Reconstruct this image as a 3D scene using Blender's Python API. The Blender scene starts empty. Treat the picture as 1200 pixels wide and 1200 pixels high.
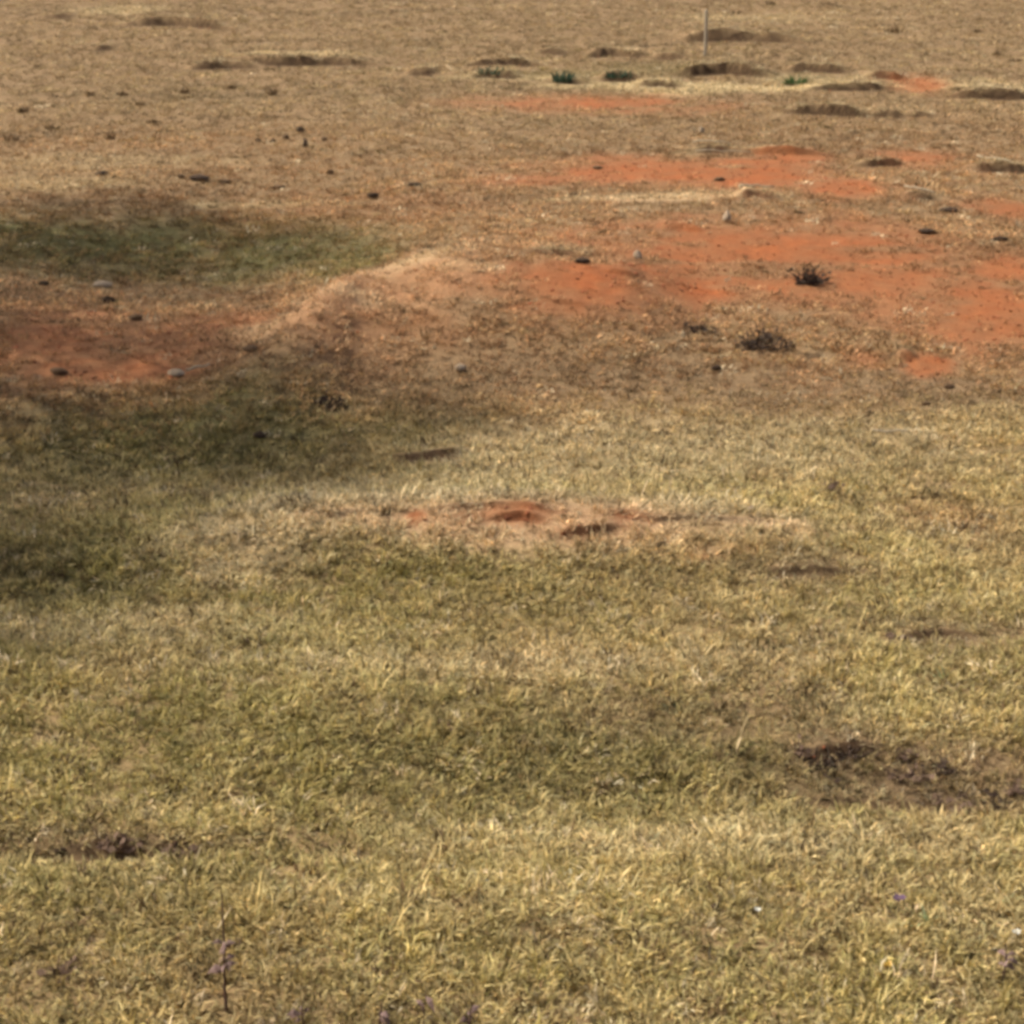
import bpy, math, random
import numpy as np
from mathutils import Vector

random.seed(4)
rng = np.random.default_rng(11)
sc = bpy.context.scene
col = sc.collection
R = math.radians

# ------------------------------------------------------------------ camera
CAM_H = 7.5
PITCH = 20.56            # degrees below the horizontal
FPX = 2400.0             # focal length in pixels of a 1200 px frame
cam_d = bpy.data.cameras.new('camera')
cam = bpy.data.objects.new('camera', cam_d); col.objects.link(cam)
cam.location = (0, 0, CAM_H)
cam.rotation_euler = (R(90 - PITCH), 0, 0)
cam_d.sensor_width = 36; cam_d.sensor_fit = 'HORIZONTAL'
cam_d.lens = 36 * FPX / 1200
cam_d.clip_start = 0.1; cam_d.clip_end = 6000
sc.camera = cam

# ------------------------------------------------------------------ light
SUN_EL, SUN_AZ = 50.0, (-0.90, 0.44)       # direction TO the sun on the ground plane
world = bpy.data.worlds.new('World'); sc.world = world; world.use_nodes = True
wn = world.node_tree.nodes; wl = world.node_tree.links
sky = wn.new('ShaderNodeTexSky'); sky.sky_type = 'NISHITA'; sky.sun_disc = False
sky.sun_elevation = R(SUN_EL)
sky.sun_rotation = math.atan2(SUN_AZ[0], SUN_AZ[1])
sky.dust_density = 8.0; sky.air_density = 0.8
wl.new(sky.outputs[0], wn['Background'].inputs[0]); wn['Background'].inputs[1].default_value = 0.14
sd = bpy.data.lights.new('sun', 'SUN'); sun = bpy.data.objects.new('sun', sd); col.objects.link(sun)
sd.energy = 3.4; sd.angle = R(0.9); sd.color = (1.0, 0.93, 0.82)
_h = math.hypot(*SUN_AZ)
S = Vector((SUN_AZ[0]/_h*math.cos(R(SUN_EL)), SUN_AZ[1]/_h*math.cos(R(SUN_EL)), math.sin(R(SUN_EL))))
sun.rotation_euler = S.to_track_quat('Z', 'Y').to_euler(); sun.location = S * 60
sc.view_settings.view_transform = 'Standard'; sc.view_settings.look = 'None'
sc.view_settings.exposure = 0.05; sc.view_settings.gamma = 1.0
sc.view_settings.use_curve_mapping = False
sc.render.engine = 'CYCLES'
sc.cycles.pixel_filter_type = 'BLACKMAN_HARRIS'; sc.cycles.filter_width = 3.7   # soft lens
sc.cycles.use_denoising = True; sc.cycles.use_adaptive_sampling = True; sc.cycles.adaptive_threshold = 0.03
sc.cycles.max_bounces = 4; sc.cycles.diffuse_bounces = 2
sc.cycles.transmission_bounces = 3; sc.cycles.transparent_max_bounces = 4

# ------------------------------------------------------------------ numpy noise
def _hash(ix, iy, s):
    h = (ix.astype(np.int64) * 374761393 + iy.astype(np.int64) * 668265263 + s * 1274126177) & 0x7fffffff
    h = ((h ^ (h >> 13)) * 1274126177) & 0x7fffffff
    h = ((h ^ (h >> 16)) * 668265263) & 0x7fffffff
    return ((h ^ (h >> 15)) & 0xffff) / 65535.0
def vnoise(x, y, s=0):
    ix = np.floor(x); iy = np.floor(y); fx = x - ix; fy = y - iy
    fx = fx*fx*(3-2*fx); fy = fy*fy*(3-2*fy)
    a = _hash(ix, iy, s); b = _hash(ix+1, iy, s); c = _hash(ix, iy+1, s); d = _hash(ix+1, iy+1, s)
    return (a+(b-a)*fx)*(1-fy) + (c+(d-c)*fx)*fy - 0.5
def fbm(x, y, s=0, o=4, g=0.5):
    v = 0; a = 1; n = 0
    for k in range(o):
        v = v + a*vnoise(x + 17.3*k, y - 9.1*k, s+k); n += a; a *= g
        x, y = (x*1.6+y*1.2), (y*1.6-x*1.2)
    return v / n
def sstep(a, b, x):
    t = np.clip((x-a)/(b-a), 0, 1); return t*t*(3-2*t)

# ------------------------------------------------------------------ pixel -> ground
_cp, _sp = math.cos(R(PITCH)), math.sin(R(PITCH))
def ray(u, v):
    a = (u-600)/FPX; b = (600-v)/FPX
    return np.array([a, _cp + b*_sp, -_sp + b*_cp])
def on_plane(u, v, z=0.0):
    d = ray(u, v); t = (z-CAM_H)/d[2]
    return d[0]*t, d[1]*t
def ppm(u, v):                      # metres per photo pixel across, and along the ground
    x0, y0 = on_plane(u, v); x1, y1 = on_plane(u+1, v); _, y2 = on_plane(u, v-1)
    return abs(x1-x0), abs(y2-y0)

# ------------------------------------------------------------------ terrain shape
MOUNDS = [  # u, v, half width px, half depth px, height m
    (200, 300, 270, 50, -0.48), (130, 520, 330, 70, -0.30), (40, 690, 240, 60, -0.16),
    (600, 600, 330, 46, 0.28), (340, 615, 140, 40, 0.16), (960, 250, 420, 70, 0.25), (600, 440, 330, 40, -0.08),
    (620, 930, 420, 40, -0.10), (1080, 915, 190, 34, -0.13), (120, 995, 190, 22, -0.10),
    (900, 760, 300, 50, 0.07), (250, 800, 320, 60, 0.09), (700, 1060, 600, 60, 0.07),
    (900, 45, 160, 25, 0.10),
]
# erosion lips: pixel polyline along the lip, height of the drop, face width m, fall-off behind m, front scoop
SCARPS = [
    ([(140,21),(175,17),(205,15),(232,22),(268,34)], .29, .05, 2.2), ([(50,17),(85,16)], .10, .05, 1.5),
    ([(110,55),(130,53)], .08, .05, 1.2),
    ([(222,74),(262,73),(300,72)], .13, .05, 1.4), ([(288,63),(310,63),(335,69),(380,67),(438,75)], .17, .05, 1.6),
    ([(478,79),(508,81)], .14, .05, 1.0), ([(548,70),(590,69),(632,72)], .12, .05, 1.0),
    ([(550,82),(575,81),(608,86)], .16, .05, 1.0), ([(630,54),(645,56),(662,60)], .12, .05, 1.0),
    ([(690,60),(720,53),(756,61)], .20, .05, 1.5), ([(765,60),(800,66)], .10, .05, 1.0),
    ([(798,42),(830,34),(870,34),(905,38),(938,50)], .27, .05, 2.2), ([(795,80),(850,71),(880,79),(912,88)], .21, .05, 1.8),
    ([(925,73),(955,77),(992,83)], .12, .05, 1.0), ([(1015,83),(1062,89)], .10, .05, 1.0),
    ([(640,86),(690,94)], .12, .05, .8), ([(700,83),(748,88)], .17, .05, .8), ([(745,89),(800,98)], .12, .05, .8),
    ([(945,101),(1000,99),(1052,98)], .09, .05, 1.0), ([(1112,104),(1150,106),(1210,108)], .17, .05, 1.4),
    ([(915,119),(960,124),(1016,136)], .12, .05, .9), ([(1022,126),(1060,133)], .12, .05, .7), ([(1064,128),(1094,131)], .09, .05, .6),
    ([(805,170),(850,169),(880,172),(960,180)], .08, .05, .8), ([(1000,190),(1060,186)], .07, .05, .6), ([(1135,184),(1165,192),(1210,200)], .10, .05, .8),
    ([(866,223),(890,221),(918,230)], .06, .05, .5), ([(1058,221),(1098,231)], .06, .05, .5),
    ([(768,265),(800,263),(835,268)], .08, .05, .5),
    ([(205,404),(275,390),(325,368),(380,346),(430,318),(485,298),(565,301),(640,305),(720,304),(830,296)], .52, 5.0, 1.5),
    ([(496,303),(530,302),(568,306)], .09, .05, .4), ([(600,307),(640,308),(695,311)], .09, .05, .5),
    ([(700,345),(760,342)], .05, .05, .5),
    ([(640,377),(690,380)], .05, .05, .4), ([(930,412),(970,414)], .05, .05, .4), ([(1050,411),(1075,414)], .10, .05, .4),
    ([(440,529),(485,532),(520,526),(565,517)], .07, .14, .7),
    ([(360,606),(430,596),(485,595)], .025, .06, .5), ([(480,592),(560,588),(640,591),(690,595)], .05, .08, .5),
    ([(560,602),(610,597),(650,604)], .06, .05, .35), ([(700,602),(728,597),(765,604),(830,603)], .045, .05, .4),
    ([(640,620),(700,616),(740,610)], .06, .05, .3), ([(780,602),(850,606),(925,611)], .03, .05, .4),
    ([(880,938),(960,932),(1080,938),(1210,944)], .045, .10, .5), ([(930,880),(1000,874),(1050,880)], .07, .08, .4),
    ([(20,992),(100,985),(180,990),(270,985)], .04, .08, .5), ([(230,935),(300,930)], .04, .06, .4),
    ([(860,668),(960,664),(1040,668)], .05, .07, .4), ([(1040,742),(1100,738),(1160,745)], .05, .07, .4),
]
_md = []
for u, v, ru, rv, h in MOUNDS:
    x, y = on_plane(u, v, max(0, h)*.8); mx, my = ppm(u, v)
    _md.append((x, y, ru*mx, rv*my, h))

def Zbase(x, y):
    z = 0.16*fbm(x*.10, y*.10, 3, 3) + 0.07*fbm(x*.45+5, y*.6, 9, 3)
    for mx, my, rx, ry, h in _md:
        wx = x + .25*rx*fbm(x/rx*1.3, y/ry*1.3, 21, 2)
        d2 = ((wx-mx)/rx)**2 + ((y-my)/ry)**2
        z = z + h*np.exp(-d2*1.1)
    z = z + 5.9*sstep(9.5, -1.5, y) + np.where(y < -1.5, 0, 0)
    z = z + sstep(90, 900, y)*np.maximum(0, y-90)*.035       # the hillside goes on up
    return z
def on_base(u, v, h):               # where the pixel's ray meets the smooth ground raised by h
    d = ray(u, v); t = np.linspace(8, 140, 5200); px = d[0]*t; py = d[1]*t
    i = np.argmax(CAM_H + d[2]*t < Zbase(px, py) + h); return px[i], py[i]
_sc = []
for pts, h, w, back in SCARPS:
    if h < .25 and pts[0][1] < 240: h = h*.75 + .075
    if h < .4 and pts[0][1] < 240:      # far ledges run nearly level; their lens outline comes from the height tapering off
        vm = sum(p[1] for p in pts)/len(pts); um = (pts[0][0]+pts[-1][0])/2; pts = [(um + 1.35*(u-um), vm + .4*(v-vm)) for u, v in pts]
    q = np.array([on_base(u, v, h*.85) for u, v in pts])
    _sc.append((q[:, 0], q[:, 1], h, w, back))
LIP = []
def Z(x, y, lip=False):
    z = Zbase(x, y)
    L = np.zeros_like(z); F = np.zeros_like(z)
    for k, (sx, sy, h, w, back) in enumerate(_sc):
        x0, x1 = sx[0], sx[-1]; m = (x > x0-.05) & (x < x1+.05) & (y > sy.min()-2.5-w) & (y < sy.max()+8*back)
        if not m.any(): continue
        xm = x[m]; ym = y[m]
        c = np.interp(xm, sx, sy)
        ln = x1-x0
        jit = .10*(fbm(xm*1.4, xm*0+k*3.7, 40, 2) + .3*fbm(xm*6, ym*6, 41, 2)) * min(1, 2*back) if h < .4 else .15*fbm(xm*.8, xm*0+k, 40, 3)
        t = ym - c - jit*1.6
        te = .34*ln if h < .4 else 2.0
        hh = h*sstep(0, te, xm-x0)*sstep(0, te, x1-xm)*np.clip(1+(1.3 if sy.mean() > 30 else .5)*fbm(xm*1.1, xm*0+k*2.1, 44, 3), .15, 2)
        up = sstep(-w, 0, t)
        z[m] += hh*up*np.exp(-np.maximum(t, 0)/back) - .25*hh*np.exp(-((t+w+.12)/.25)**2)*(1 if w < .5 and sy.mean() < 30 else 0)
        rel = hh/max(h, 1e-6)
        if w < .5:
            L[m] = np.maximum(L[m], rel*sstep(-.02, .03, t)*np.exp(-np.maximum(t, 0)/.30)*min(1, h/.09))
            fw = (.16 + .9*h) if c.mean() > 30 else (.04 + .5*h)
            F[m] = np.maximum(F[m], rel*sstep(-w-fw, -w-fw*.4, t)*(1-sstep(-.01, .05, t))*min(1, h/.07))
    rough = .018*fbm(x*3.1, y*3.1, 60, 3) + .010*fbm(x*9, y*9, 66, 2)
    z = z + rough*np.clip(1.3 - y/120, .3, 1.2)
    return (z, L, F) if lip else z

def ground(u, v):                    # where the ray through a photo pixel meets the ground
    d = ray(u, v); t = np.linspace(8, 140, 6600)
    px = d[0]*t; py = d[1]*t; pz = CAM_H + d[2]*t
    zz = Z(px, py); i = np.argmax(pz < zz)
    a = max(i-1, 0); f = (pz[a]-zz[a])/max(1e-6, (pz[a]-zz[a])-(pz[i]-zz[i]))
    return np.array([px[a]+(px[i]-px[a])*f, py[a]+(py[i]-py[a])*f])
def zat(x, y): return float(Z(np.array([float(x)]), np.array([float(y)]))[0])

# ------------------------------------------------------------------ ground cover maps (kinds of soil and grass, partly painted light and shade, in world space)
RED = [(700,122,95,11,.85),(790,124,90,10,.45),(560,122,60,9,.35),(1085,101,34,10,.95),
       (780,203,150,17,1),(890,205,80,24,1),(985,220,70,14,.95),(1180,244,50,13,.9),(1085,186,55,13,.8),(925,184,45,8,.8),(640,210,80,10,.7),(730,188,50,9,.6),
       (780,277,120,16,.85),(870,300,150,36,.95),(680,326,105,22,.95),(800,330,100,24,1),(1030,310,150,38,.85),(1160,355,100,48,.9),(1170,315,70,22,.9),(1060,365,90,22,.6),
       (1090,427,26,12,.95),(1010,420,22,9,.6),
       (40,395,120,40,.72),(165,405,110,38,.62),(110,432,130,15,.8),(265,378,80,24,.6),(90,370,120,20,.5),
       (620,606,150,12,.3),(605,603,60,8,.8),(735,609,30,9,.9),(487,606,12,7,.95),(690,625,100,10,.3),(850,640,60,14,.25),(820,655,14,7,.5),(560,610,50,7,.5),(900,560,30,12,.2),(1120,610,60,20,.3),
       (480,335,130,30,.50),(400,365,90,26,.45),(640,300,90,20,.3),(400,245,160,16,.3)]
GREEN = [(120,286,210,24,1),(320,300,130,26,.9),(60,300,120,20,.8),(400,305,60,26,.9),(230,515,230,42,.85),(400,505,140,36,.5),(50,672,140,45,.8),(130,690,120,30,.4),  # green grass; lower-left blobs also carry the hollow's shade in their colour
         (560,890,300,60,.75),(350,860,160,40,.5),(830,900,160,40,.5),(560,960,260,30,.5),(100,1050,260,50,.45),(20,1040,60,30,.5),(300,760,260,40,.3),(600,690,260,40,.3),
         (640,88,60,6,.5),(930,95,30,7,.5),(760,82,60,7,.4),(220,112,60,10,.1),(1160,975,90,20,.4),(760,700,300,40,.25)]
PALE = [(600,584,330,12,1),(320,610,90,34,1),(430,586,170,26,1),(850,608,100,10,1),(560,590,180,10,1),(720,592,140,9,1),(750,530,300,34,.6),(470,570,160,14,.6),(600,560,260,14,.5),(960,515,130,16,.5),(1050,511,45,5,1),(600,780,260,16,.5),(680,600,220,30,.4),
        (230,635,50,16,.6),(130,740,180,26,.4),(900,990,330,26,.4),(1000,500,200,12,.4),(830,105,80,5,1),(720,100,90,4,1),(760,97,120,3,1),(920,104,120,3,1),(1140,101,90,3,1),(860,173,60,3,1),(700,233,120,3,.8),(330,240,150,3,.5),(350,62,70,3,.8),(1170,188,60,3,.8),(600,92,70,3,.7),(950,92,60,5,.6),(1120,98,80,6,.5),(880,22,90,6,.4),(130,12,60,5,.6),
        (60,215,120,10,.45),(120,190,140,10,.35),(300,384,36,6,.9),(350,362,40,7,.95),(400,340,40,8,.95),(440,318,34,8,.95),(490,303,40,5,.9),(540,310,40,4,.7),(800,230,120,5,.6),(210,350,40,6,.3),(1150,490,120,16,.3)]  # blobs along the ridge: pale soil, with its sunlit edge painted in
LITTER = [(1090,912,170,36,.7),(985,880,70,22,.65),(120,993,170,16,.6),(1100,742,110,24,.45),(940,672,110,20,.45),(800,835,150,36,.45),(690,600,200,16,.25),  # litter; the left strip also has a shadow line put into its colour
          (480,840,60,16,.35),(420,830,60,14,.3),(60,1160,160,40,.3),(460,1190,160,24,.45),(640,1190,120,24,.35),(1170,1110,50,50,.35),(700,450,260,26,.3),(1000,460,240,26,.35),(900,290,70,14,.3)]
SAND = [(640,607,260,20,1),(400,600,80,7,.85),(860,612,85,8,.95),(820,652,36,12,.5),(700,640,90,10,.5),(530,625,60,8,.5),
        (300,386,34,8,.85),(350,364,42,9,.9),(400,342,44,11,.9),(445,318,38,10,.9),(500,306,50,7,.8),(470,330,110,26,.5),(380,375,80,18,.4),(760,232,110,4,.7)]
def blobset(lst, seed):
    out = []
    for u, v, ru, rv, s in lst:
        x, y = ground(u, v); mx, my = ppm(u, v); out.append((x, y, ru*mx, rv*my, s))
    return out
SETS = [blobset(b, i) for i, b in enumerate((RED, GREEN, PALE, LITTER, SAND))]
def cover(x, y):
    res = []
    for i, bs in enumerate(SETS):
        m = np.zeros_like(x)
        nz = 1.0*fbm(x*.55, y*.38, 100+i*7, 4, .6) + .75*fbm(x*2.4, y*1.6, 130+i*7, 3, .6)
        soft = (.75, .85, .5, .7, .5)[i]
        for bx, by, rx, ry, s in bs:
            r = np.sqrt(((x-bx)/rx)**2 + ((y-by)/ry)**2)
            m = np.maximum(m, s*sstep(-soft, soft, 1.0 - r + nz))
        if i == 0: m = np.clip(m*(1 - .55*sstep(.05, .25, fbm(x*.5, y*1.1, 170, 3, .6))), 0, 1)
        res.append(m)
    return res
def brownness(x, y):
    return sstep(21.0, 24.8, y + 2.2*fbm(x*.25, y*.2, 77, 3) + .03*x)

# ------------------------------------------------------------------ materials
def new_mat(name):
    m = bpy.data.materials.new(name); m.use_nodes = True
    nt = m.node_tree; return m, nt, nt.nodes, nt.links, nt.nodes['Principled BSDF']
def N(nodes, typ, **kw):
    n = nodes.new(typ)
    for k, v in kw.items(): setattr(n, k, v)
    return n
def mixc(nodes, links, fac, a, b, mode='MIX'):
    n = nodes.new('ShaderNodeMix'); n.data_type = 'RGBA'; n.blend_type = mode
    for s, v in ((n.inputs[0], fac), (n.inputs[6], a), (n.inputs[7], b)):
        if hasattr(v, 'is_linked'): links.new(v, s)
        elif isinstance(v, tuple): s.default_value = (*v, 1)
        else: s.default_value = v
    return n.outputs[2]
def noise(nodes, links, scale, detail=5, rough=.6, vec=None):
    n = nodes.new('ShaderNodeTexNoise'); n.inputs['Scale'].default_value = scale
    n.inputs['Detail'].default_value = detail; n.inputs['Roughness'].default_value = rough
    if vec is not None: links.new(vec, n.inputs['Vector'])
    return n.outputs['Fac']
def ramp(nodes, links, fac, a, b):
    n = nodes.new('ShaderNodeMapRange'); n.inputs[1].default_value = a; n.inputs[2].default_value = b
    links.new(fac, n.inputs[0]); return n.outputs[0]

def ground_material():
    m, nt, n, l, bs = new_mat('hillside_soil')
    tc = N(n, 'ShaderNodeTexCoord').outputs['Object']
    at = lambda nm: N(n, 'ShaderNodeAttribute', attribute_name=nm).outputs['Fac']
    n1 = ramp(n, l, noise(n, l, 7, 6, .65, tc), .32, .68); n2 = ramp(n, l, noise(n, l, 34, 5, .7, tc), .3, .7)
    n3 = ramp(n, l, noise(n, l, 1.4, 4, .6, tc), .3, .7)
    earth = mixc(n, l, n1, (.24, .165, .078), (.40, .285, .14))
    brown = mixc(n, l, n1, (.20, .130, .066), (.33, .225, .118))
    c = mixc(n, l, at('brown'), earth, brown)
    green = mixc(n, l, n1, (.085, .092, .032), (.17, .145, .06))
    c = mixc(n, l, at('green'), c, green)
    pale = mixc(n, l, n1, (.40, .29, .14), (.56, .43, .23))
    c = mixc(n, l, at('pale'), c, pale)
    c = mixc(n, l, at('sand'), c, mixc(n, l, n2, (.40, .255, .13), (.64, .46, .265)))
    lit = mixc(n, l, n1, (.095, .062, .036), (.20, .135, .075))
    c = mixc(n, l, at('litter'), c, lit)
    red0 = mixc(n, l, n1, (.29, .080, .026), (.45, .142, .046))
    red = mixc(n, l, n3, red0, mixc(n, l, n2, (.21, .098, .043), (.34, .148, .063)))
    face = mixc(n, l, n1, (.065, .040, .022), (.135, .082, .042))  # bare soil of the ledges, with their shade put into the colour
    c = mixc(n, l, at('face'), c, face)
    c = mixc(n, l, at('red'), c, red)
    c = mixc(n, l, .5, c, mixc(n, l, n2, (.62, .62, .62), (1.25, 1.22, 1.15)), 'MULTIPLY')
    l.new(c, bs.inputs['Base Color']); bs.inputs['Roughness'].default_value = .95
    bs.inputs['Specular IOR Level'].default_value = .15
    b = N(n, 'ShaderNodeBump'); b.inputs['Strength'].default_value = .7; b.inputs['Distance'].default_value = .03
    l.new(noise(n, l, 22, 6, .7, tc), b.inputs['Height']); l.new(b.outputs[0], bs.inputs['Normal'])
    return m
def leaf_material(name, instanced=True, base=(.2, .2, .06), transl=.25):
    m, nt, n, l, bs = new_mat(name)
    if instanced:
        c = N(n, 'ShaderNodeAttribute', attribute_name='tint', attribute_type='INSTANCER').outputs['Color']
    else:
        c = mixc(n, l, noise(n, l, 9, 3), tuple(v*.7 for v in base), tuple(v*1.3 for v in base))
    sh = N(n, 'ShaderNodeAttribute', attribute_name='shade').outputs['Color']
    c = mixc(n, l, 1.0, c, sh, 'MULTIPLY')
    l.new(c, bs.inputs['Base Color']); bs.inputs['Roughness'].default_value = .75
    bs.inputs['Specular IOR Level'].default_value = .2
    tr = N(n, 'ShaderNodeBsdfTranslucent'); l.new(c, tr.inputs['Color'])
    mx = N(n, 'ShaderNodeMixShader'); mx.inputs[0].default_value = transl
    l.new(bs.outputs[0], mx.inputs[1]); l.new(tr.outputs[0], mx.inputs[2])
    l.new(mx.outputs[0], n['Material Output'].inputs[0])
    return m
def solid_material(name, a, b, scale=12, rough=.9, bump=.5):
    m, nt, n, l, bs = new_mat(name)
    tc = N(n, 'ShaderNodeTexCoord').outputs['Object']
    c = mixc(n, l, ramp(n, l, noise(n, l, scale, 6, .65, tc), .3, .7), a, b)
    l.new(c, bs.inputs['Base Color']); bs.inputs['Roughness'].default_value = rough
    bs.inputs['Specular IOR Level'].default_value = .2
    bp = N(n, 'ShaderNodeBump'); bp.inputs['Strength'].default_value = bump; bp.inputs['Distance'].default_value = .02
    l.new(noise(n, l, scale*2.5, 5, .7, tc), bp.inputs['Height']); l.new(bp.outputs[0], bs.inputs['Normal'])
    return m
M = dict(
    ground=ground_material(), grass=leaf_material('grass_blades'),
    crumb=leaf_material('soil_crumbs', transl=0.0),
    dark_clod=solid_material('dark_clod', (.035, .022, .014), (.10, .065, .04)),
    brown_clod=solid_material('brown_clod', (.10, .06, .032), (.20, .125, .065)),
    pale_stone=solid_material('pale_stone', (.36, .27, .17), (.55, .44, .31), 18),
    dead_wood=solid_material('dead_wood', (.10, .066, .042), (.25, .175, .115), 25),
    dark_wood=solid_material('dark_dead_wood', (.04, .026, .018), (.11, .075, .05), 25),
    dark_leaf=leaf_material('dark_withered_leaf', False, (.075, .05, .034)),
    grey_wood=solid_material('bleached_wood', (.36, .29, .19), (.58, .49, .34), 25),
    stake=solid_material('weathered_stake', (.42, .36, .26), (.60, .53, .40), 20),
    straw=solid_material('dry_straw', (.48, .37, .19), (.68, .55, .32), 25),
    weed_stem=solid_material('purple_brown_stem', (.06, .034, .03), (.13, .075, .065), 25),
    weed_leaf=solid_material('withered_leaf', (.16, .10, .09), (.32, .23, .20), 30),
    purple=solid_material('purple_petal', (.10, .06, .10), (.20, .13, .19), 30),
    white=solid_material('white_petal', (.62, .62, .52), (.78, .78, .68), 30),
    yellow=solid_material('yellow_petal', (.60, .36, .05), (.75, .50, .10), 30),
    green=leaf_material('green_weed', False, (.10, .17, .06)), teal=leaf_material('dark_green_weed', False, (.075, .125, .08)),
    pale_green=leaf_material('pale_green_blade', False, (.42, .48, .26)),
    brown_leaf=leaf_material('brown_tussock', False, (.17, .11, .055)),
    dead_leaf=leaf_material('dead_litter', False, (.21, .14, .095)),
    bark=solid_material('tree_bark', (.09, .065, .045), (.20, .15, .10), 8),
    tree_leaf=leaf_material('tree_leaf', False, (.07, .11, .03), .35),
)

# ------------------------------------------------------------------ mesh helpers
def mesh_np(name, V, F, mat=None, smooth=False):
    me = bpy.data.meshes.new(name); me.from_pydata([tuple(v) for v in V], [], [tuple(f) for f in F])
    if mat: me.materials.append(mat)
    if smooth: me.polygons.foreach_set('use_smooth', [True]*len(me.polygons))
    me.update(); return me
def obj(name, me, parent=None, loc=None, rot=None, scl=None):
    o = bpy.data.objects.new(name, me); col.objects.link(o)
    if parent: o.parent = parent
    if loc is not None: o.location = loc
    if rot is not None: o.rotation_euler = rot
    if scl is not None: o.scale = scl
    return o
def tag(o, label, cat, group=None):
    o['label'] = label; o['category'] = cat
    if group: o['group'] = group
    return o
def set_shade(me, cols):              # one colour factor for each face of a leaf or blade
    a = me.attributes.new('shade', 'FLOAT_COLOR', 'FACE')
    a.data.foreach_set('color', np.asarray(cols, np.float32).ravel())

# ------------------------------------------------------------------ the ground sheet
def build_ground():
    ys = [-60, -40, -25, -15, -8, -4, -2, 0, 2, 4, 6, 7.5, 8.5]
    y = 9.3
    while y < 74:
        ys.append(y); y += max(.022, .0009*y*y/(CAM_H*1.9))*(1 if y < 38 else .5)
    while y < 5000: ys.append(y); y *= 1.04
    ys = np.array(ys); nr = len(ys); nc = 620
    s = np.linspace(-1, 1, nc); s = np.sign(s)*(np.abs(s)*.72 + .28*np.abs(s)**5)
    W = np.where(ys < 90, 5.5 + np.maximum(ys, 0)*.40, 41.5 + (ys-90)*1.2)
    X = s[None, :]*W[:, None]; Y = np.repeat(ys[:, None], nc, 1)
    x = X.ravel(); y = Y.ravel()
    z, L, Fc = Z(x, y, True)
    red, green, pale, litter, sand = cover(x, y)
    red = np.maximum(red, 0)
    br = brownness(x, y)
    me = bpy.data.meshes.new('hillside')
    nv = nr*nc; me.vertices.add(nv)
    me.vertices.foreach_set('co', np.stack([x, y, z], 1).astype(np.float32).ravel())
    i = np.arange(nr-1)[:, None]*nc + np.arange(nc-1)[None, :]
    q = np.stack([i, i+1, i+nc+1, i+nc], -1).reshape(-1, 4)
    me.loops.add(q.size); me.loops.foreach_set('vertex_index', q.ravel().astype(np.int32))
    me.polygons.add(len(q)); me.polygons.foreach_set('loop_start', (np.arange(len(q))*4).astype(np.int32))
    me.update(calc_edges=True); me.polygons.foreach_set('use_smooth', np.ones(len(q), bool))
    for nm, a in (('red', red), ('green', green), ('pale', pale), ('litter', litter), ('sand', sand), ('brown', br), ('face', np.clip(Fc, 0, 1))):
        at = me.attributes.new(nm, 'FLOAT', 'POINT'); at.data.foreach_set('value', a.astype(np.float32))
    me.materials.append(M['ground'])
    o = obj('ground', me); o['kind'] = 'structure'
    o['label'] = 'brown and olive grazed hillside with red bare soil patches'
    print('ground', nr, nc)
    return o
build_ground()

# ------------------------------------------------------------------ grass tufts
def blades(n, rad, hmin, hmax, lean, width, curl, seed, shade=.22):
    r = random.Random(seed); V = []; F = []; C = []
    for k in range(n):
        a = r.uniform(0, 2*math.pi); d = rad*math.sqrt(r.random())
        bx, by = d*math.cos(a), d*math.sin(a)
        az = a + r.gauss(0, 1.0); ln = r.uniform(hmin, hmax)
        th = abs(r.gauss(lean, .3)); th2 = min(1.75, th + r.uniform(.2, 1)*curl)
        az2 = az + r.gauss(0, .5)
        p0 = Vector((bx, by, -.012)); d1 = Vector((math.cos(az)*math.sin(th), math.sin(az)*math.sin(th), math.cos(th)))
        p1 = p0 + d1*ln*.5
        p2 = p1 + Vector((math.cos(az2)*math.sin(th2), math.sin(az2)*math.sin(th2), math.cos(th2)))*ln*.5
        w = width*r.uniform(.6, 1.2); wa = az + math.pi/2 + r.gauss(0, .6)
        s = Vector((math.cos(wa), math.sin(wa), r.uniform(-.3, .3)))*w*.5
        b = len(V); V += [p0-s, p0+s, p1+s*.85, p1-s*.85, p2]
        F += [(b, b+1, b+2, b+3), (b+3, b+2, b+4)]
        f = max(.35, 1 + r.gauss(0, shade)); g = r.gauss(0, .05); cc = (f*(1+g), f, f*(1-.8*g), 1)
        C += [cc, cc]
    return V, F, C
def tuft(name, *a, **k):
    V, F, C = blades(*a, **k); me = mesh_np(name, V, F, M['grass']); set_shade(me, C); return me
tufts = bpy.data.collections.new('grass_tuft_shapes')
def add_shape(coll, name, me): o = bpy.data.objects.new(name, me); coll.objects.link(o)
for k in range(4): add_shape(tufts, f'a_tuft_{k}', tuft('tuft', 22, .085, .045, .115, .85, .0135, 1.0, 10+k, shade=.27))
for k in range(3): add_shape(tufts, f'b_tuft_{k}', tuft('tuft', 18, .065, .06, .13, .60, .013, .9, 20+k, shade=.27))
for k in range(3): add_shape(tufts, f'c_tuft_{k}', tuft('tuft', 30, .15, .04, .10, .95, .016, .7, 30+k, shade=.36))
for k in range(2): add_shape(tufts, f'd_tuft_{k}', tuft('tuft', 6, .04, .10, .20, .40, .009, .6, 40+k))
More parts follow.
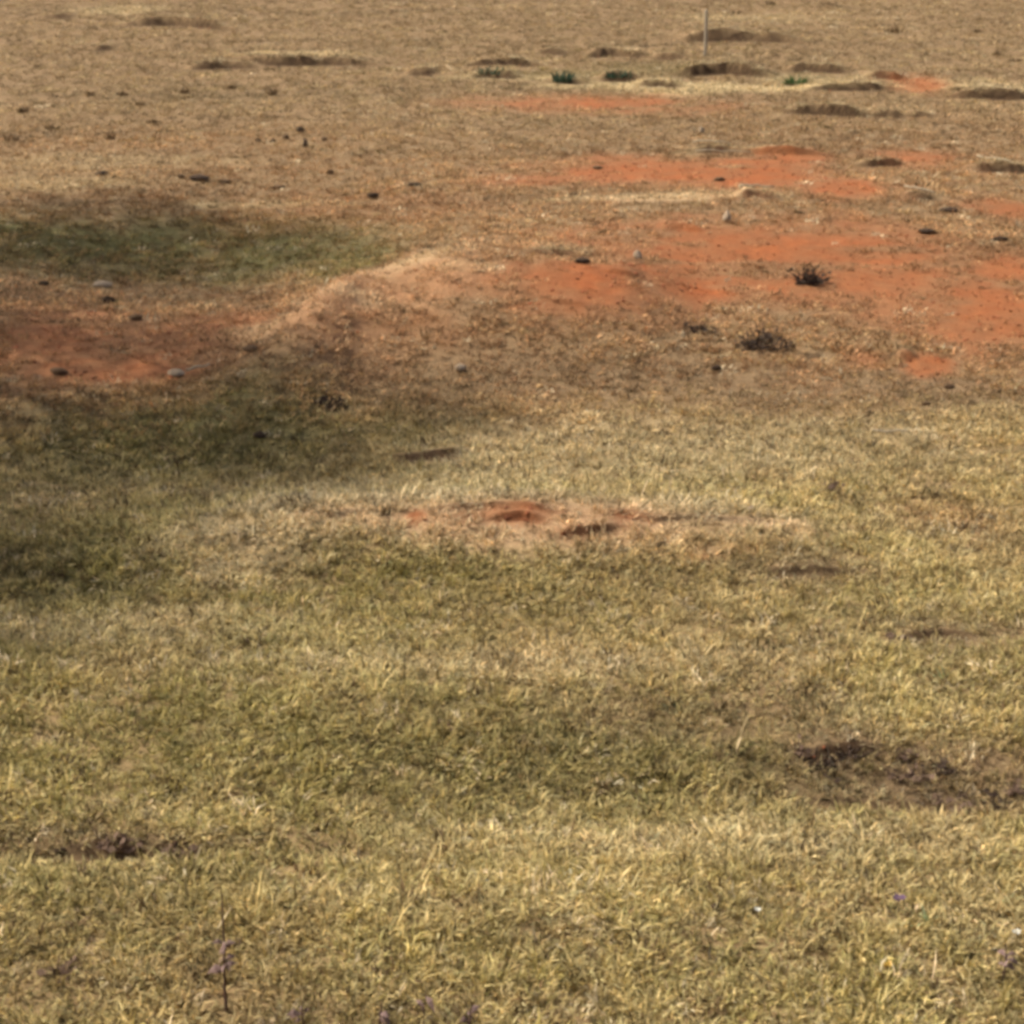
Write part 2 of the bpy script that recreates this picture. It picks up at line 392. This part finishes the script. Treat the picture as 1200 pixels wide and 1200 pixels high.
def pebble_mesh(name, seed, mat, sub=1, flat=.6, amp=.35):
    import bmesh
    bm = bmesh.new(); bmesh.ops.create_icosphere(bm, subdivisions=sub, radius=.5)
    r = np.random.default_rng(seed); o = r.uniform(-50, 50, 2)
    for v in bm.verts:
        c = np.array([v.co.x*2.2+v.co.z*1.3+o[0]]); d = np.array([v.co.y*2.2-v.co.z*1.7+o[1]])
        f = 1 + amp*2*float(fbm(c, d, seed, 3)[0]); v.co *= f; v.co.z *= flat
        if v.co.z < -.12: v.co.z = -.12
    me = bpy.data.meshes.new(name); bm.to_mesh(me); bm.free(); me.materials.append(mat); return me
crumbs = bpy.data.collections.new('soil_crumb_shapes')
for k in range(3):
    me = pebble_mesh('crumb', 70+k, M['crumb']); set_shade(me, [(1, 1, 1, 1)]*len(me.polygons)); add_shape(crumbs, f'crumb_{k}', me)

def scatter(name, label, pts, rot, scl, idx, tint, coll):
    me = bpy.data.meshes.new(name); n = len(pts); me.vertices.add(n)
    me.vertices.foreach_set('co', pts.astype(np.float32).ravel())
    for nm, ty, key, a in (('rot', 'FLOAT_VECTOR', 'vector', rot), ('scl', 'FLOAT_VECTOR', 'vector', scl), ('idx', 'INT', 'value', idx), ('tint', 'FLOAT_COLOR', 'color', tint)):
        at = me.attributes.new(nm, ty, 'POINT'); at.data.foreach_set(key, (a.astype(np.int32) if ty == 'INT' else a.astype(np.float32)).ravel())
    o = obj(name, me); o['kind'] = 'stuff'; o['label'] = label; o['category'] = name.split('_')[-1]
    g = bpy.data.node_groups.new(name, 'GeometryNodeTree')
    g.interface.new_socket('Geometry', in_out='INPUT', socket_type='NodeSocketGeometry')
    g.interface.new_socket('Geometry', in_out='OUTPUT', socket_type='NodeSocketGeometry')
    gi = g.nodes.new('NodeGroupInput'); go = g.nodes.new('NodeGroupOutput')
    ip = g.nodes.new('GeometryNodeInstanceOnPoints'); ci = g.nodes.new('GeometryNodeCollectionInfo')
    ci.inputs['Collection'].default_value = coll; ci.inputs['Separate Children'].default_value = True; ci.inputs['Reset Children'].default_value = True
    def na(nm, ty):
        q = g.nodes.new('GeometryNodeInputNamedAttribute'); q.data_type = ty; q.inputs['Name'].default_value = nm; return q.outputs['Attribute']
    g.links.new(gi.outputs[0], ip.inputs['Points']); g.links.new(ci.outputs[0], ip.inputs['Instance'])
    ip.inputs['Pick Instance'].default_value = True
    g.links.new(na('idx', 'INT'), ip.inputs['Instance Index'])
    e = g.nodes.new('FunctionNodeEulerToRotation'); g.links.new(na('rot', 'FLOAT_VECTOR'), e.inputs[0]); g.links.new(e.outputs[0], ip.inputs['Rotation'])
    g.links.new(na('scl', 'FLOAT_VECTOR'), ip.inputs['Scale']); g.links.new(ip.outputs[0], go.inputs[0])
    md = o.modifiers.new('scatter', 'NODES'); md.node_group = g
    return o

def sample_points(dens, y0, y1):      # dens(y): per square metre
    ys = np.arange(y0, y1, .5); P = []
    for a in ys:
        w = 4.2 + (a+.5)*.30; n = int(dens(a+.25)*.5*2*w)
        P.append(np.stack([rng.uniform(-w, w, n), rng.uniform(a, a+.5, n)], 1))
    return np.concatenate(P)
def grass():
    p = sample_points(lambda y: 320 if y < 14 else 320*(14/y)**1.1, 9.0, 84)
    x, y = p[:, 0], p[:, 1]; n = len(x)
    z, L, Fc = Z(x, y, True); red, green, pale, litter, sand = cover(x, y); br = brownness(x, y)
    patch = fbm(x*1.3, y*1.0, 200, 4, .6); patch2 = fbm(x*.35, y*.28, 230, 3); fine = fbm(x*5, y*4, 260, 3)
    u = rng.random(n)
    keep = (1-.95*sstep(.15, .85, red + .5*fine + .35*patch)) * (1-.97*np.clip(Fc*2.0, 0, 1)) * (1-.35*litter) * np.clip(.85 + 1.1*patch + .5*fine + .25*pale + .5*L, .15, 1)
    keep *= 1 - .55*sand
    keep *= 1 - .15*br*(1-L)*(1-green)
    k = u < keep
    x, y, z, L, red, green, pale, litter, sand, br, patch, patch2, fine = (a[k] for a in (x, y, z, L, red, green, pale, litter, sand, br, patch, patch2, fine)); n = len(x)
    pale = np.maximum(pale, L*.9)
    def C(*c): return np.array(c)[None, :]
    def lerp(a, b, t): return a + (b-a)*t[:, None]
    j = rng.random(n); straw = lerp(C(.46, .365, .155)+0*x[:, None], C(.70, .575, .285)+0*x[:, None], j)
    olive = lerp(C(.33, .285, .085)+0*x[:, None], C(.52, .435, .155)+0*x[:, None], rng.random(n))
    c = lerp(straw, olive, np.clip(.34 + 1.4*patch2 + 1.1*fine + .3*rng.standard_normal(n), 0, 1))
    rust = sstep(48, 36, y + 5*fbm(x*.15, y*.15, 340, 3))*.8
    brown = lerp(C(.30, .205, .108)+0*x[:, None], C(.48, .355, .195)+0*x[:, None], np.clip(.45 + patch*1.2 + .25*rng.standard_normal(n), 0, 1))
    tan = np.clip(2.6*(fbm(x*.55+9, y*.42, 350, 3) - .05), 0, 1)*.75
    c = lerp(c, C(.56, .40, .20)*(1 + .25*(rng.random(n)[:, None]-.5)), tan)
    brown = brown*(1 + rust[:, None]*C(.16, -.09, -.20))
    c = lerp(c, brown, np.clip(br*(.92 + .2*rng.standard_normal(n)), 0, 1))
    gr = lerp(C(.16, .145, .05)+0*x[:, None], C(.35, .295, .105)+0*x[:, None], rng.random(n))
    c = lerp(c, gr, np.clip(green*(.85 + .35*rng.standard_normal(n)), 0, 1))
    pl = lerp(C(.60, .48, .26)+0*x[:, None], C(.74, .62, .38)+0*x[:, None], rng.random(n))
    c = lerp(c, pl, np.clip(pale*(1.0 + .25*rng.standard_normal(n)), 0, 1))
    lt = lerp(C(.15, .095, .055)+0*x[:, None], C(.33, .23, .13)+0*x[:, None], rng.random(n))
    c = lerp(c, lt, np.clip(litter*(.75 + .4*rng.standard_normal(n)), 0, 1))
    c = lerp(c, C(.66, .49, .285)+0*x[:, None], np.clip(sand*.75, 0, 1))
    rd = C(.46, .22, .095)+0*x[:, None]
    c = lerp(c, rd, np.clip(red*.7, 0, 1))
    q = rng.random(n)
    c = np.where((q < .03)[:, None], C(.72, .60, .38), np.where((q > .945)[:, None], C(.14, .095, .045), c))
    big = fbm(x*.5, y*.28, 280, 4, .6); st = fbm(x*.16, y*1.0, 320, 3)*br; c *= np.clip(1 + .20*rng.standard_normal(n) + .55*patch + .35*big*(1-.4*br) + .6*st, .5, 1.55)[:, None]
    short = np.clip(br*1.0*(1-.7*L)*(1-.5*green) + .4*red, 0, 1)
    q = rng.random(n)
    idx = np.where(q < short*.85, 7+rng.integers(0, 3, n), np.where(rng.random(n) < .40, 4+rng.integers(0, 3, n), rng.integers(0, 4, n)))
    idx = np.where((rng.random(n) < .035*(1-br)), 10+rng.integers(0, 2, n), idx)
    s = np.clip(.95 + .25*rng.standard_normal(n) + .5*patch, .45, 1.7)*(1-.18*br*(1-.5*L))*(1-.35*litter)*(1+.15*(1-br))
    scl = np.stack([s*1.05, s*1.05, s*rng.uniform(.75, 1.2, n)], 1)
    rot = np.stack([rng.normal(0, .12, n), rng.normal(0, .12, n), rng.uniform(0, 6.283, n)], 1)
    scatter('grass', 'short dry olive and straw grass covering the hillside', np.stack([x, y, z], 1), rot, scl, idx,
            np.concatenate([c, np.ones((n, 1))], 1), tufts)
    print('tufts', n)
grass()
def crumbs_scatter():
    p = sample_points(lambda y: 260 if y < 22 else 260*(22/y)**1.0, 14.0, 72); x, y = p[:, 0], p[:, 1]
    z, L, Fc = Z(x, y, True); red, green, pale, litter, sand = cover(x, y)
    k = rng.random(len(x)) < np.clip(.35*(red-.35) + .25*np.clip(Fc, 0, 1), 0, 1)*np.clip(.6+2*fbm(x*1.1, y*.9, 300, 3), .05, 1)
    x, y, z, red = x[k], y[k], z[k], red[k]; n = len(x)
    s = .018 + .05*rng.random(n)**3
    c = np.array([.30, .10, .04])[None]*(.55+.95*rng.random(n))[:, None]
    rot = np.stack([rng.normal(0, .3, n), rng.normal(0, .3, n), rng.uniform(0, 6.283, n)], 1)
    scatter('soil_crumbs', 'loose red soil crumbs and grit on the bare patches', np.stack([x, y, z+.003], 1), rot,
            np.stack([s*1.3, s, s], 1), rng.integers(0, 3, n), np.concatenate([c, np.ones((n, 1))], 1), crumbs)
    print('crumbs', n)
crumbs_scatter()
# ------------------------------------------------------------------ things
def put(u, v):
    x, y = ground(u, v); return Vector((x, y, zat(x, y)))
def tube(pts, r0, r1, sides=5):
    V = []; F = []; n = len(pts)
    for i, p in enumerate(pts):
        d = (pts[min(i+1, n-1)] - pts[max(i-1, 0)]).normalized()
        a = d.orthogonal().normalized(); b = d.cross(a); r = r0 + (r1-r0)*i/(n-1)
        for k in range(sides):
            t = 2*math.pi*k/sides; V.append(p + a*(r*math.cos(t)) + b*(r*math.sin(t)))
    for i in range(n-1):
        for k in range(sides):
            F.append((i*sides+k, i*sides+(k+1) % sides, (i+1)*sides+(k+1) % sides, (i+1)*sides+k))
    F += [tuple(range(sides))[::-1], tuple((n-1)*sides+k for k in range(sides))]
    return V, F
def join(parts):
    V = []; F = []
    for v, f in parts:
        b = len(V); V += v; F += [tuple(i+b for i in q) for q in f]
    return V, F
def twig_pts(r, base, length, tilt, az, bend=.5, seg=4):
    p = [base.copy()]; d = Vector((math.cos(az)*math.sin(tilt), math.sin(az)*math.sin(tilt), math.cos(tilt)))
    for i in range(seg):
        d = (d + Vector((r.gauss(0, bend), r.gauss(0, bend), r.gauss(0, bend*.6)))*.4).normalized()
        p.append(p[-1] + d*length/seg)
    return p
def clod(u, v, w, h, label, seed, mat='dark_clod', group=None, name='earth_clod', cat='clod', rz=None):
    p = put(u, v); mx, _ = ppm(u, v); W = w*mx; H = max(.03, h*mx)
    me = pebble_mesh(name, seed, M[mat], 2, 1.0, .6)
    o = obj(name, me, loc=p + Vector((0, 0, H*.30)), rot=(0, 0, random.Random(seed).uniform(-.25, .25) if rz is None else rz), scl=(W, max(W*.55, H), H*1.25))
    return tag(o, label, cat, group)
FAR = 'dark clods strewn over the brown turf'
clod(235, 211, 30, 7, 'widest dark flat clod on brown turf above the green hollow', 1, group=FAR)
clod(120, 205, 15, 5, 'dark clod on pale brown turf above the green hollow, outermost of a row', 2, group=FAR)
clod(212, 209, 8, 5, 'tiny dark clod touching the widest clod above the green hollow', 3, 'brown_clod', FAR)
clod(265, 214, 16, 5, 'brown flat clod just beside the widest dark clod', 4, 'brown_clod', FAR)
clod(325, 221, 16, 5, 'brown clod on turf between the wide clod and the red patch', 5, 'brown_clod', FAR)
clod(387, 204, 12, 6, 'small brown clod farthest up the slope before the red patch', 6, 'brown_clod', FAR)
clod(486, 218, 15, 5, 'dark clod at the very tip of the long red patch', 7, group=FAR)
clod(437, 232, 15, 8, 'round dark clod just below the tip of the red patch', 8, group=FAR)
for i, (u, v, w, h) in enumerate([(353,155,9,9),(335,163,8,6),(320,167,9,5),(358,173,6,11),(303,166,7,5),(380,165,8,5)]):
    clod(u, v, w, h, 'small dark speck of earth in a loose cluster on brown turf', 30+i, 'dark_clod' if i in (0, 3) else 'brown_clod', 'cluster of dark specks on the brown turf', 'earth_lump', 'clod')
CL2 = 'dark flat clods beside the red soil'
clod(1112, 248, 26, 6, 'dark flat clod on brown turf between two red patches, higher one', 11, group=CL2)
clod(1085, 273, 26, 6, 'dark flat clod on brown strip right above the wide red soil', 12, group=CL2)
clod(1171, 282, 18, 6, 'smaller dark clod at the border of the wide red soil', 13, group=CL2)
clod(700, 198, 12, 4, 'small dark lump on the upper rim of the long red patch', 14, 'brown_clod')
clod(843, 212, 14, 5, 'brown lump embedded in the brightest red soil', 15, 'brown_clod')
clod(840, 434, 13, 7, 'small dark clod on turf below the dead brush heap', 16)
clod(682, 308, 16, 6, 'dark clod on the crest of the red mound', 17)
clod(52, 335, 14, 7, 'dark clod where the green hollow meets shaded red soil', 18, 'dark_clod')
clod(126, 355, 16, 8, 'dark clod just below the pale stone in the hollow', 19)
clod(160, 375, 18, 8, 'dark lump in the shaded red soil among crumbs', 20, 'brown_clod')
clod(70, 438, 22, 8, 'dark lump at the lower edge of shaded red soil', 21, 'brown_clod')
clod(305, 513, 18, 9, 'dark clod in the shaded green grass', 22)
clod(295, 412, 24, 8, 'brown clod on the lower flank of the pale ridge', 23, 'brown_clod')
clod(1112, 455, 14, 6, 'small brown lump on turf below the lone red spot', 24, 'brown_clod')
clod(1085, 475, 12, 6, 'small dark lump above the pale straw streak', 25, 'brown_clod')
clod(775, 641, 10, 6, 'small dark lump below the eroded sandy mound', 26)
clod(72, 1000, 14, 9, 'black lump in place of a dark hole in the litter strip of the grass', 27)  # lump added where the grass has a dark hole
clod(838, 1068, 11, 12, 'small dark purplish lump in the straw grass beside a white flower', 28)

def stone(u, v, w, h, label, seed, rz=0): return clod(u, v, w, h, label, seed, 'pale_stone', None, 'stone', 'stone', rz)
stone(207, 440, 20, 8, 'pale stone at the lower edge of shaded red soil', 51)
stone(119, 336, 24, 7, 'pale flat stone where green hollow meets red soil', 52, .1)
stone(851, 260, 9, 13, 'small pale upright stone above the wide red soil', 53)
stone(822, 156, 7, 9, 'tiny pale stone on turf downhill from the stake', 54)
stone(541, 434, 14, 9, 'small pale stone on turf below the red mound', 55)
stone(748, 303, 10, 10, 'small pale stone on the crest of the red mound', 56)
stone(880, 600, 10, 9, 'white pebble at the end of the sandy mound crest', 57)

# stake
def stake():
    p = put(826, 66); r = random.Random(5)
    root = tag(obj('stake', None, loc=p), 'thin pale wooden stake standing in the turf by the erosion bank', 'stake')
    V, F = tube([Vector((0, 0, -.1)), Vector((.01, 0, .5)), Vector((0, 0, 1.08)), Vector((.0, 0, 1.12))], .045, .038, 6)
    obj('post', mesh_np('post', V, F, M['stake']), root)
    V, F = tube([Vector((0, 0, 1.12)), Vector((0, 0, 1.15))], .038, .02, 6)
    obj('tip', mesh_np('tip', V, F, M['stake']), root)
stake()

# dead branches and brush
def brush(u, v, w, h, label, seed, n=60, mat='dead_wood', name='dead_brush', cat='brush', group=None, thick=1.0, depth=.6, leaves=40):
    p = put(u, v); mx, _ = ppm(u, v); W = w*mx; H = h*mx; r = random.Random(seed)
    root = tag(obj(name, None, loc=p), label, cat, group)
    parts = []; LV = []; LF = []
    for k in range(n):
        bx = r.uniform(-.5, .5)*W; prof = max(.15, 1 - (2*bx/W)**2)
        b = Vector((bx, r.uniform(-.5, .5)*W*depth, 0)); ln = H*prof*r.uniform(.6, 1.5)
        pts = twig_pts(r, b, ln, abs(r.gauss(1.0, .4)), r.uniform(0, 6.28), .6)
        parts.append(tube(pts, r.uniform(.006, .012)*thick, .003*thick, 4))
        for _ in range(max(1, leaves//n)):
            c = pts[r.randint(1, 4)]; s = r.uniform(.02, .045)*thick
            a = Vector((r.gauss(0, 1), r.gauss(0, 1), r.gauss(0, .6))).normalized()*s; b2 = a.orthogonal()*.5
            i = len(LV); LV += [c-a, c+b2, c+a, c-b2]; LF.append((i, i+1, i+2, i+3))
    V, F = join(parts); obj('twigs', mesh_np('twigs', V, F, M[mat]), root)['kind'] = 'stuff'
    if leaves:
        me = mesh_np('withered_leaves', LV, LF, M['dark_leaf' if mat == 'dark_wood' else 'dead_leaf']); set_shade(me, [(1, 1, 1, 1)]*len(LF)); obj('withered_leaves', me, root)['kind'] = 'stuff'
    return root
brush(897, 405, 66, 20, 'long heap of dark dead brush on turf below the wide red soil', 61, 110, leaves=220, mat='dark_wood')
brush(817, 388, 42, 10, 'dark dead branch lying uphill beside the long brush heap', 62, 40, leaves=60, mat='dark_wood')
brush(950, 332, 26, 22, 'small dark round shrub alone on the wide red soil', 63, 70, leaves=280, mat='dark_wood')
brush(385, 474, 40, 13, 'dark tangle of dead stalks in shaded grass below pale stone', 64, 60, leaves=120, mat='dark_wood')
LS = 'dead weeds along the dark litter strip'
for i, (u, v, w, h, lab) in enumerate([
    (1003, 885, 44, 28, 'tallest dark dead weed clump at the head of the litter strip'),
    (962, 899, 34, 24, 'dark dead weed clump in front of the tallest one'),
    (943, 884, 16, 16, 'small dead weed tuft at the very end of the litter strip'),
    (1066, 912, 46, 24, 'brown dead weed clump halfway along the litter strip'),
    (1108, 905, 22, 22, 'narrow dark dead weed clump beside the bare litter ledge'),
    (1062, 888, 26, 12, 'low dead stalks between the two big weed clumps'),
    (1165, 950, 60, 26, 'wide dark dead weed clump low on the litter ledge'),
    (1120, 940, 60, 14, 'flat dead stalks lying along the litter ledge'),
    (1192, 930, 30, 22, 'dead weed clump at the far end of the litter ledge')]):
    brush(u, v, w, h, lab, 80+i, 28, 'dark_wood' if i in (0, 1, 4, 6) else 'dead_wood', group=LS, leaves=52, thick=1.0)
brush(215, 1003, 46, 16, 'dark green-brown matted weed in the left litter hollow', 95, 40, leaves=120)
brush(140, 990, 50, 12, 'matted dead stalks along the dark hollow in straw grass', 96, 40, leaves=90)
brush(70, 1142, 24, 22, 'small brown dead weed among straw grass beside the tall stalk', 97, 24, leaves=50)
brush(524, 856, 20, 12, 'small dark dead tuft in the olive grass', 98, 20, leaves=40)
brush(973, 578, 20, 20, 'purplish dead weed tuft beside the sandy mound end', 99, 24, leaves=40)
brush(1055, 750, 26, 12, 'dark dead tuft in straw grass above the litter strip', 100, 24, leaves=50)

# fallen sticks
def stick(u0, v0, u1, v1, r0, label, mat='grey_wood', name='fallen_stick', lift=.05, group=None):
    a = put(u0, v0); b = put(u1, v1); r = random.Random(int(u0*7+v0)); n = 6; pts = []
    for i in range(n+1):
        t = i/n; q = a.lerp(b, t); z = zat(q.x, q.y); pts.append(Vector((q.x-a.x, q.y-a.y, z + r0*.6 + lift + r.gauss(0, r0*.5) - a.z)))
    V, F = tube(pts, r0, r0*.55, 6)
    return tag(obj(name, mesh_np(name, V, F, M[mat], True), loc=a), label, 'stick', group)
stick(218, 438, 246, 433, .022, 'pale stick lying against the pale stone below the red soil')
stick(866, 222, 908, 224, .022, 'bleached stick across the bright red patch')
stick(1060, 222, 1096, 230, .018, 'thin bleached stick on brown turf past the red patch')
stick(1020, 510, 1068, 512, .018, 'pale straw-coloured stick in a streak of pale grass')
stick(812, 170, 856, 171, .020, 'bleached stick on turf above the long red patch')
stick(815, 180, 880, 182, .016, 'thin pale stick along the upper rim of the red patch')
stick(1145, 186, 1184, 194, .018, 'bleached stick on turf past the highest red patches')

# low weeds with leaves
def leaf_clump(u, v, w, h, label, seed, mat, n=70, name='weed', cat='weed', group=None, wide=.02):
    p = put(u, v); mx, _ = ppm(u, v); W = w*mx; H = h*mx
    V, F, C = blades(n, W*.5, H*.6, H*1.25, .5, wide, .9, seed)
    V = [Vector((q.x, q.y*.6, q.z)) for q in V]
    me = mesh_np(name, V, F, M[mat]); set_shade(me, C)
    return tag(obj(name, me, loc=p), label, cat, group)
leaf_clump(660, 95, 26, 13, 'dark green weed growing under an erosion ledge, largest green one', 110, 'teal', 90, wide=.05)
leaf_clump(575, 86, 30, 9, 'low dark green weed under a narrow ledge above the faint red band', 111, 'teal', 60, wide=.04)
leaf_clump(725, 90, 32, 10, 'grey-green weed under the long ledge behind the faint red band', 112, 'teal', 70, wide=.04)
leaf_clump(932, 99, 24, 12, 'green weed in the gap between two long ledges', 113, 'green', 70, wide=.04)
leaf_clump(790, 832, 26, 14, 'dark blue-green weed in the straw grass', 114, 'teal', 40, wide=.012)
leaf_clump(1083, 1084, 9, 28, 'pale green upright blades beside the purple flower', 115, 'pale_green', 7, 'grass_blades', 'grass', wide=.022)
leaf_clump(1106, 796, 9, 26, 'pale green upright blades above the dead weed strip', 116, 'pale_green', 6, 'grass_blades', 'grass', wide=.022)
leaf_clump(1180, 1060, 8, 24, 'pale green blades near the end of the straw grass', 117, 'pale_green', 6, 'grass_blades', 'grass', wide=.022)
leaf_clump(1163, 996, 16, 20, 'whitish green blades just below the dark litter ledge', 118, 'pale_green', 8, 'grass_blades', 'grass', wide=.022)
T = 'brown tussocks dotted over the upper turf'
for i, (u, v, w, h) in enumerate([(28,132,14,11),(70,92,10,6),(180,145,16,9),(130,163,12,8),(165,124,12,8),(272,104,10,8),(320,112,8,14),(105,112,12,8),(1048,38,20,10),(1145,38,9,6),(1170,65,9,7),(1190,72,16,5),(858,17,18,8),(905,6,18,5),(970,6,20,5),(60,152,18,9),(15,165,16,9),(217,110,10,9),(145,112,14,7),(935,250,12,6)]):
    leaf_clump(u, v, w, h, 'small dark brown tussock on turf uphill of the dark clods' if u < 400 else 'small dark brown tussock near the long erosion ledges', 130+i, 'brown_leaf', 36, 'tussock', 'tussock', T + (' by the clods' if u < 400 else ' by the ledges'), .035)

# tall dry weed stalks and flowers
def stalk(u, v, h, label, seed, leaves=9, cut=None, lean=.05, group=None, stem='weed_stem', leaf='weed_leaf', lo=.3, hi=.75, name='dry_weed', rad=.009):
    p = put(u, v); mx, _ = ppm(u, v); H = h*mx*1.06; r = random.Random(seed)
    root = tag(obj(name, None, loc=p), label, 'weed', group)
    pts = [Vector((lean*H*(t**1.5) + r.gauss(0, .004), r.gauss(0, .004), H*t)) for t in (0, .2, .4, .6, .8, 1)]
    pts[0].z = -.03
    V, F = tube(pts, rad, rad*.45, 5); obj('stem', mesh_np('stem', V, F, M[stem]), root)
    for k in range(leaves):
        t = lo + (hi-lo)*r.random(); q = pts[min(5, int(t*5))].lerp(pts[min(5, int(t*5)+1)], t*5-int(t*5))
        az = r.uniform(0, 6.28); ln = r.uniform(.06, .13); dn = r.uniform(-.8, .6)
        d = Vector((math.cos(az), math.sin(az), dn)).normalized(); s = d.orthogonal().normalized()*ln*.2
        m = q + d*ln*.5 + Vector((0, 0, ln*.12)); e = q + d*ln - Vector((0, 0, ln*.15))
        off = Vector((0, 0, .0015))
        V = [q, m+s, e, m-s, m+off*3]
        obj('leaf', mesh_np('leaf', V, [(0, 1, 4), (1, 2, 4), (2, 3, 4), (3, 0, 4)], M[leaf]), root)
    return root
stalk(265, 1186, 150, 'tall dry weed stalk with withered purplish leaves halfway up', 200, 16, lean=.02, lo=.35, hi=.62, rad=.012)
DS = 'dry purplish stalks rising from the nearest grass'
stalk(355, 1204, 34, 'short dry purplish stalk, closest of its row to the tall weed stalk', 201, 6, group=DS)
stalk(446, 1206, 34, 'short dry purplish stalk in the middle of its row', 202, 6, group=DS)
stalk(550, 1208, 30, 'short dry purplish stalk, farthest of its row from the tall weed stalk', 203, 6, group=DS)
stalk(497, 1200, 50, 'thin brown stalk rising between two short purplish stalks', 204, 3, group=DS, rad=.004)
stalk(1176, 1152, 50, 'dark dry stalk with withered leaves in the straw grass', 205, 8, lean=-.03)
stalk(863, 884, 46, 'single bleached leaning stalk in olive grass', 206, 2, lean=.25, stem='straw', leaf='straw', rad=.015)
stalk(868, 242, 18, 'pale dry stalk sprouting above the wide red soil', 207, 2, stem='straw', leaf='straw', rad=.008)

def flower(u, v, h, w, label, mat, seed, petals=6, group=None):
    p = put(u, v); mx, _ = ppm(u, v); H = h*mx; W = w*mx; r = random.Random(seed)
    root = tag(obj('wild_flower', None, loc=p), label, 'flower', group)
    V, F = tube([Vector((0, 0, -.03)), Vector((.005, 0, H*.5)), Vector((0, 0, H))], .004, .003, 5); obj('stem', mesh_np('stem', V, F, M['weed_stem']), root)
    for k in range(petals):
        a = 6.283*k/petals + r.uniform(-.2, .2); d = Vector((math.cos(a), math.sin(a), r.uniform(.3, .9)))*W*.5
        s = Vector((-math.sin(a), math.cos(a), 0))*W*.2; q = Vector((0, 0, H))
        obj('petal', mesh_np('petal', [q, q+d*.6+s, q+d, q+d*.6-s, q+d*.6+Vector((0, 0, -.004))], [(0, 1, 4), (1, 2, 4), (2, 3, 4), (3, 0, 4)], M[mat]), root)
    V, F = tube([Vector((0, 0, H-.006)), Vector((0, 0, H+.006))], W*.14, W*.10, 6); obj('flower_centre', mesh_np('flower_centre', V, F, M['weed_stem']), root)
flower(1052, 1072, 20, 18, 'purple wild flower in straw grass', 'purple', 300, 7)
flower(887, 1078, 12, 10, 'white wild flower beside a dark purplish lump', 'white', 301, 6)
flower(1190, 1102, 10, 12, 'white wild flower beside the dark dry stalk', 'white', 302, 6)
flower(1040, 1140, 9, 13, 'small yellow wild flower in straw grass', 'yellow', 303, 6)

# ------------------------------------------------------------------ trees beside the field whose shade falls across the hollow
def tree(u, v, height, rad, label, seed, zc):
    t = zc/S.z; g = put(max(u, 0), v); mx, _ = ppm(u, v); gx = g.x + min(u, 0)*mx
    cx, cy = gx + S.x*t, g.y + S.y*t
    r = random.Random(seed); base = Vector((cx, cy, zat(cx, cy) - .05))
    root = tag(obj('broadleaf_tree', None, loc=base), label, 'tree', 'trees beside the hollow')
    parts = [tube([Vector((0, 0, -.2)), Vector((.1, 0, zc*.35)), Vector((-.05, .1, zc*.75)), Vector((0, 0, zc+rad*.5))], .26, .06, 9)]
    for k in range(9):
        a = k*2.4; z0 = zc*r.uniform(.4, .85)
        parts.append(tube(twig_pts(r, Vector((0, 0, z0)), rad*r.uniform(.7, 1.0), r.uniform(.6, 1.1), a, .3, 5), .08, .02, 6))
    V, F = join(parts); obj('trunk', mesh_np('trunk', V, F, M['bark']), root)
    cl = []
    for k in range(46):
        d = Vector((r.gauss(0, 1), r.gauss(0, 1), r.gauss(0, 1))).normalized()*rad*r.random()**.4
        cl.append((Vector((d.x, d.y, zc + d.z*.7)), r.uniform(.22, .36)*rad))
    LV = []; LF = []; C = []
    for k in range(4300):
        c, cr = cl[r.randrange(len(cl))]
        q = c + Vector((r.gauss(0, .5), r.gauss(0, .5), r.gauss(0, .4)))*cr
        a = Vector((r.gauss(0, 1), r.gauss(0, 1), r.gauss(0, .7))).normalized(); s = r.uniform(.07, .13)
        b2 = a.orthogonal().normalized()*s*.5; a *= s; i = len(LV)
        LV += [q-a, q+b2, q+a, q-b2]; LF.append((i, i+1, i+2, i+3)); f = r.uniform(.7, 1.25); C.append((f, f, f, 1))
    me = mesh_np('crown', LV, LF, M['tree_leaf']); set_shade(me, C); obj('crown', me, root)
tree(120, 300, 10, 3.4, 'broadleaf tree beside the green hollow, farthest up the slope', 401, 8.5)
tree(20, 385, 10, 3.2, 'broadleaf tree shading the red soil of the hollow', 402, 8.0)
tree(245, 512, 10, 3.2, 'broadleaf tree whose shade lies over the green grass', 403, 9.5)
tree(0, 640, 9, 2.9, 'smaller broadleaf tree lowest on the slope beside the hollow', 404, 7.0)
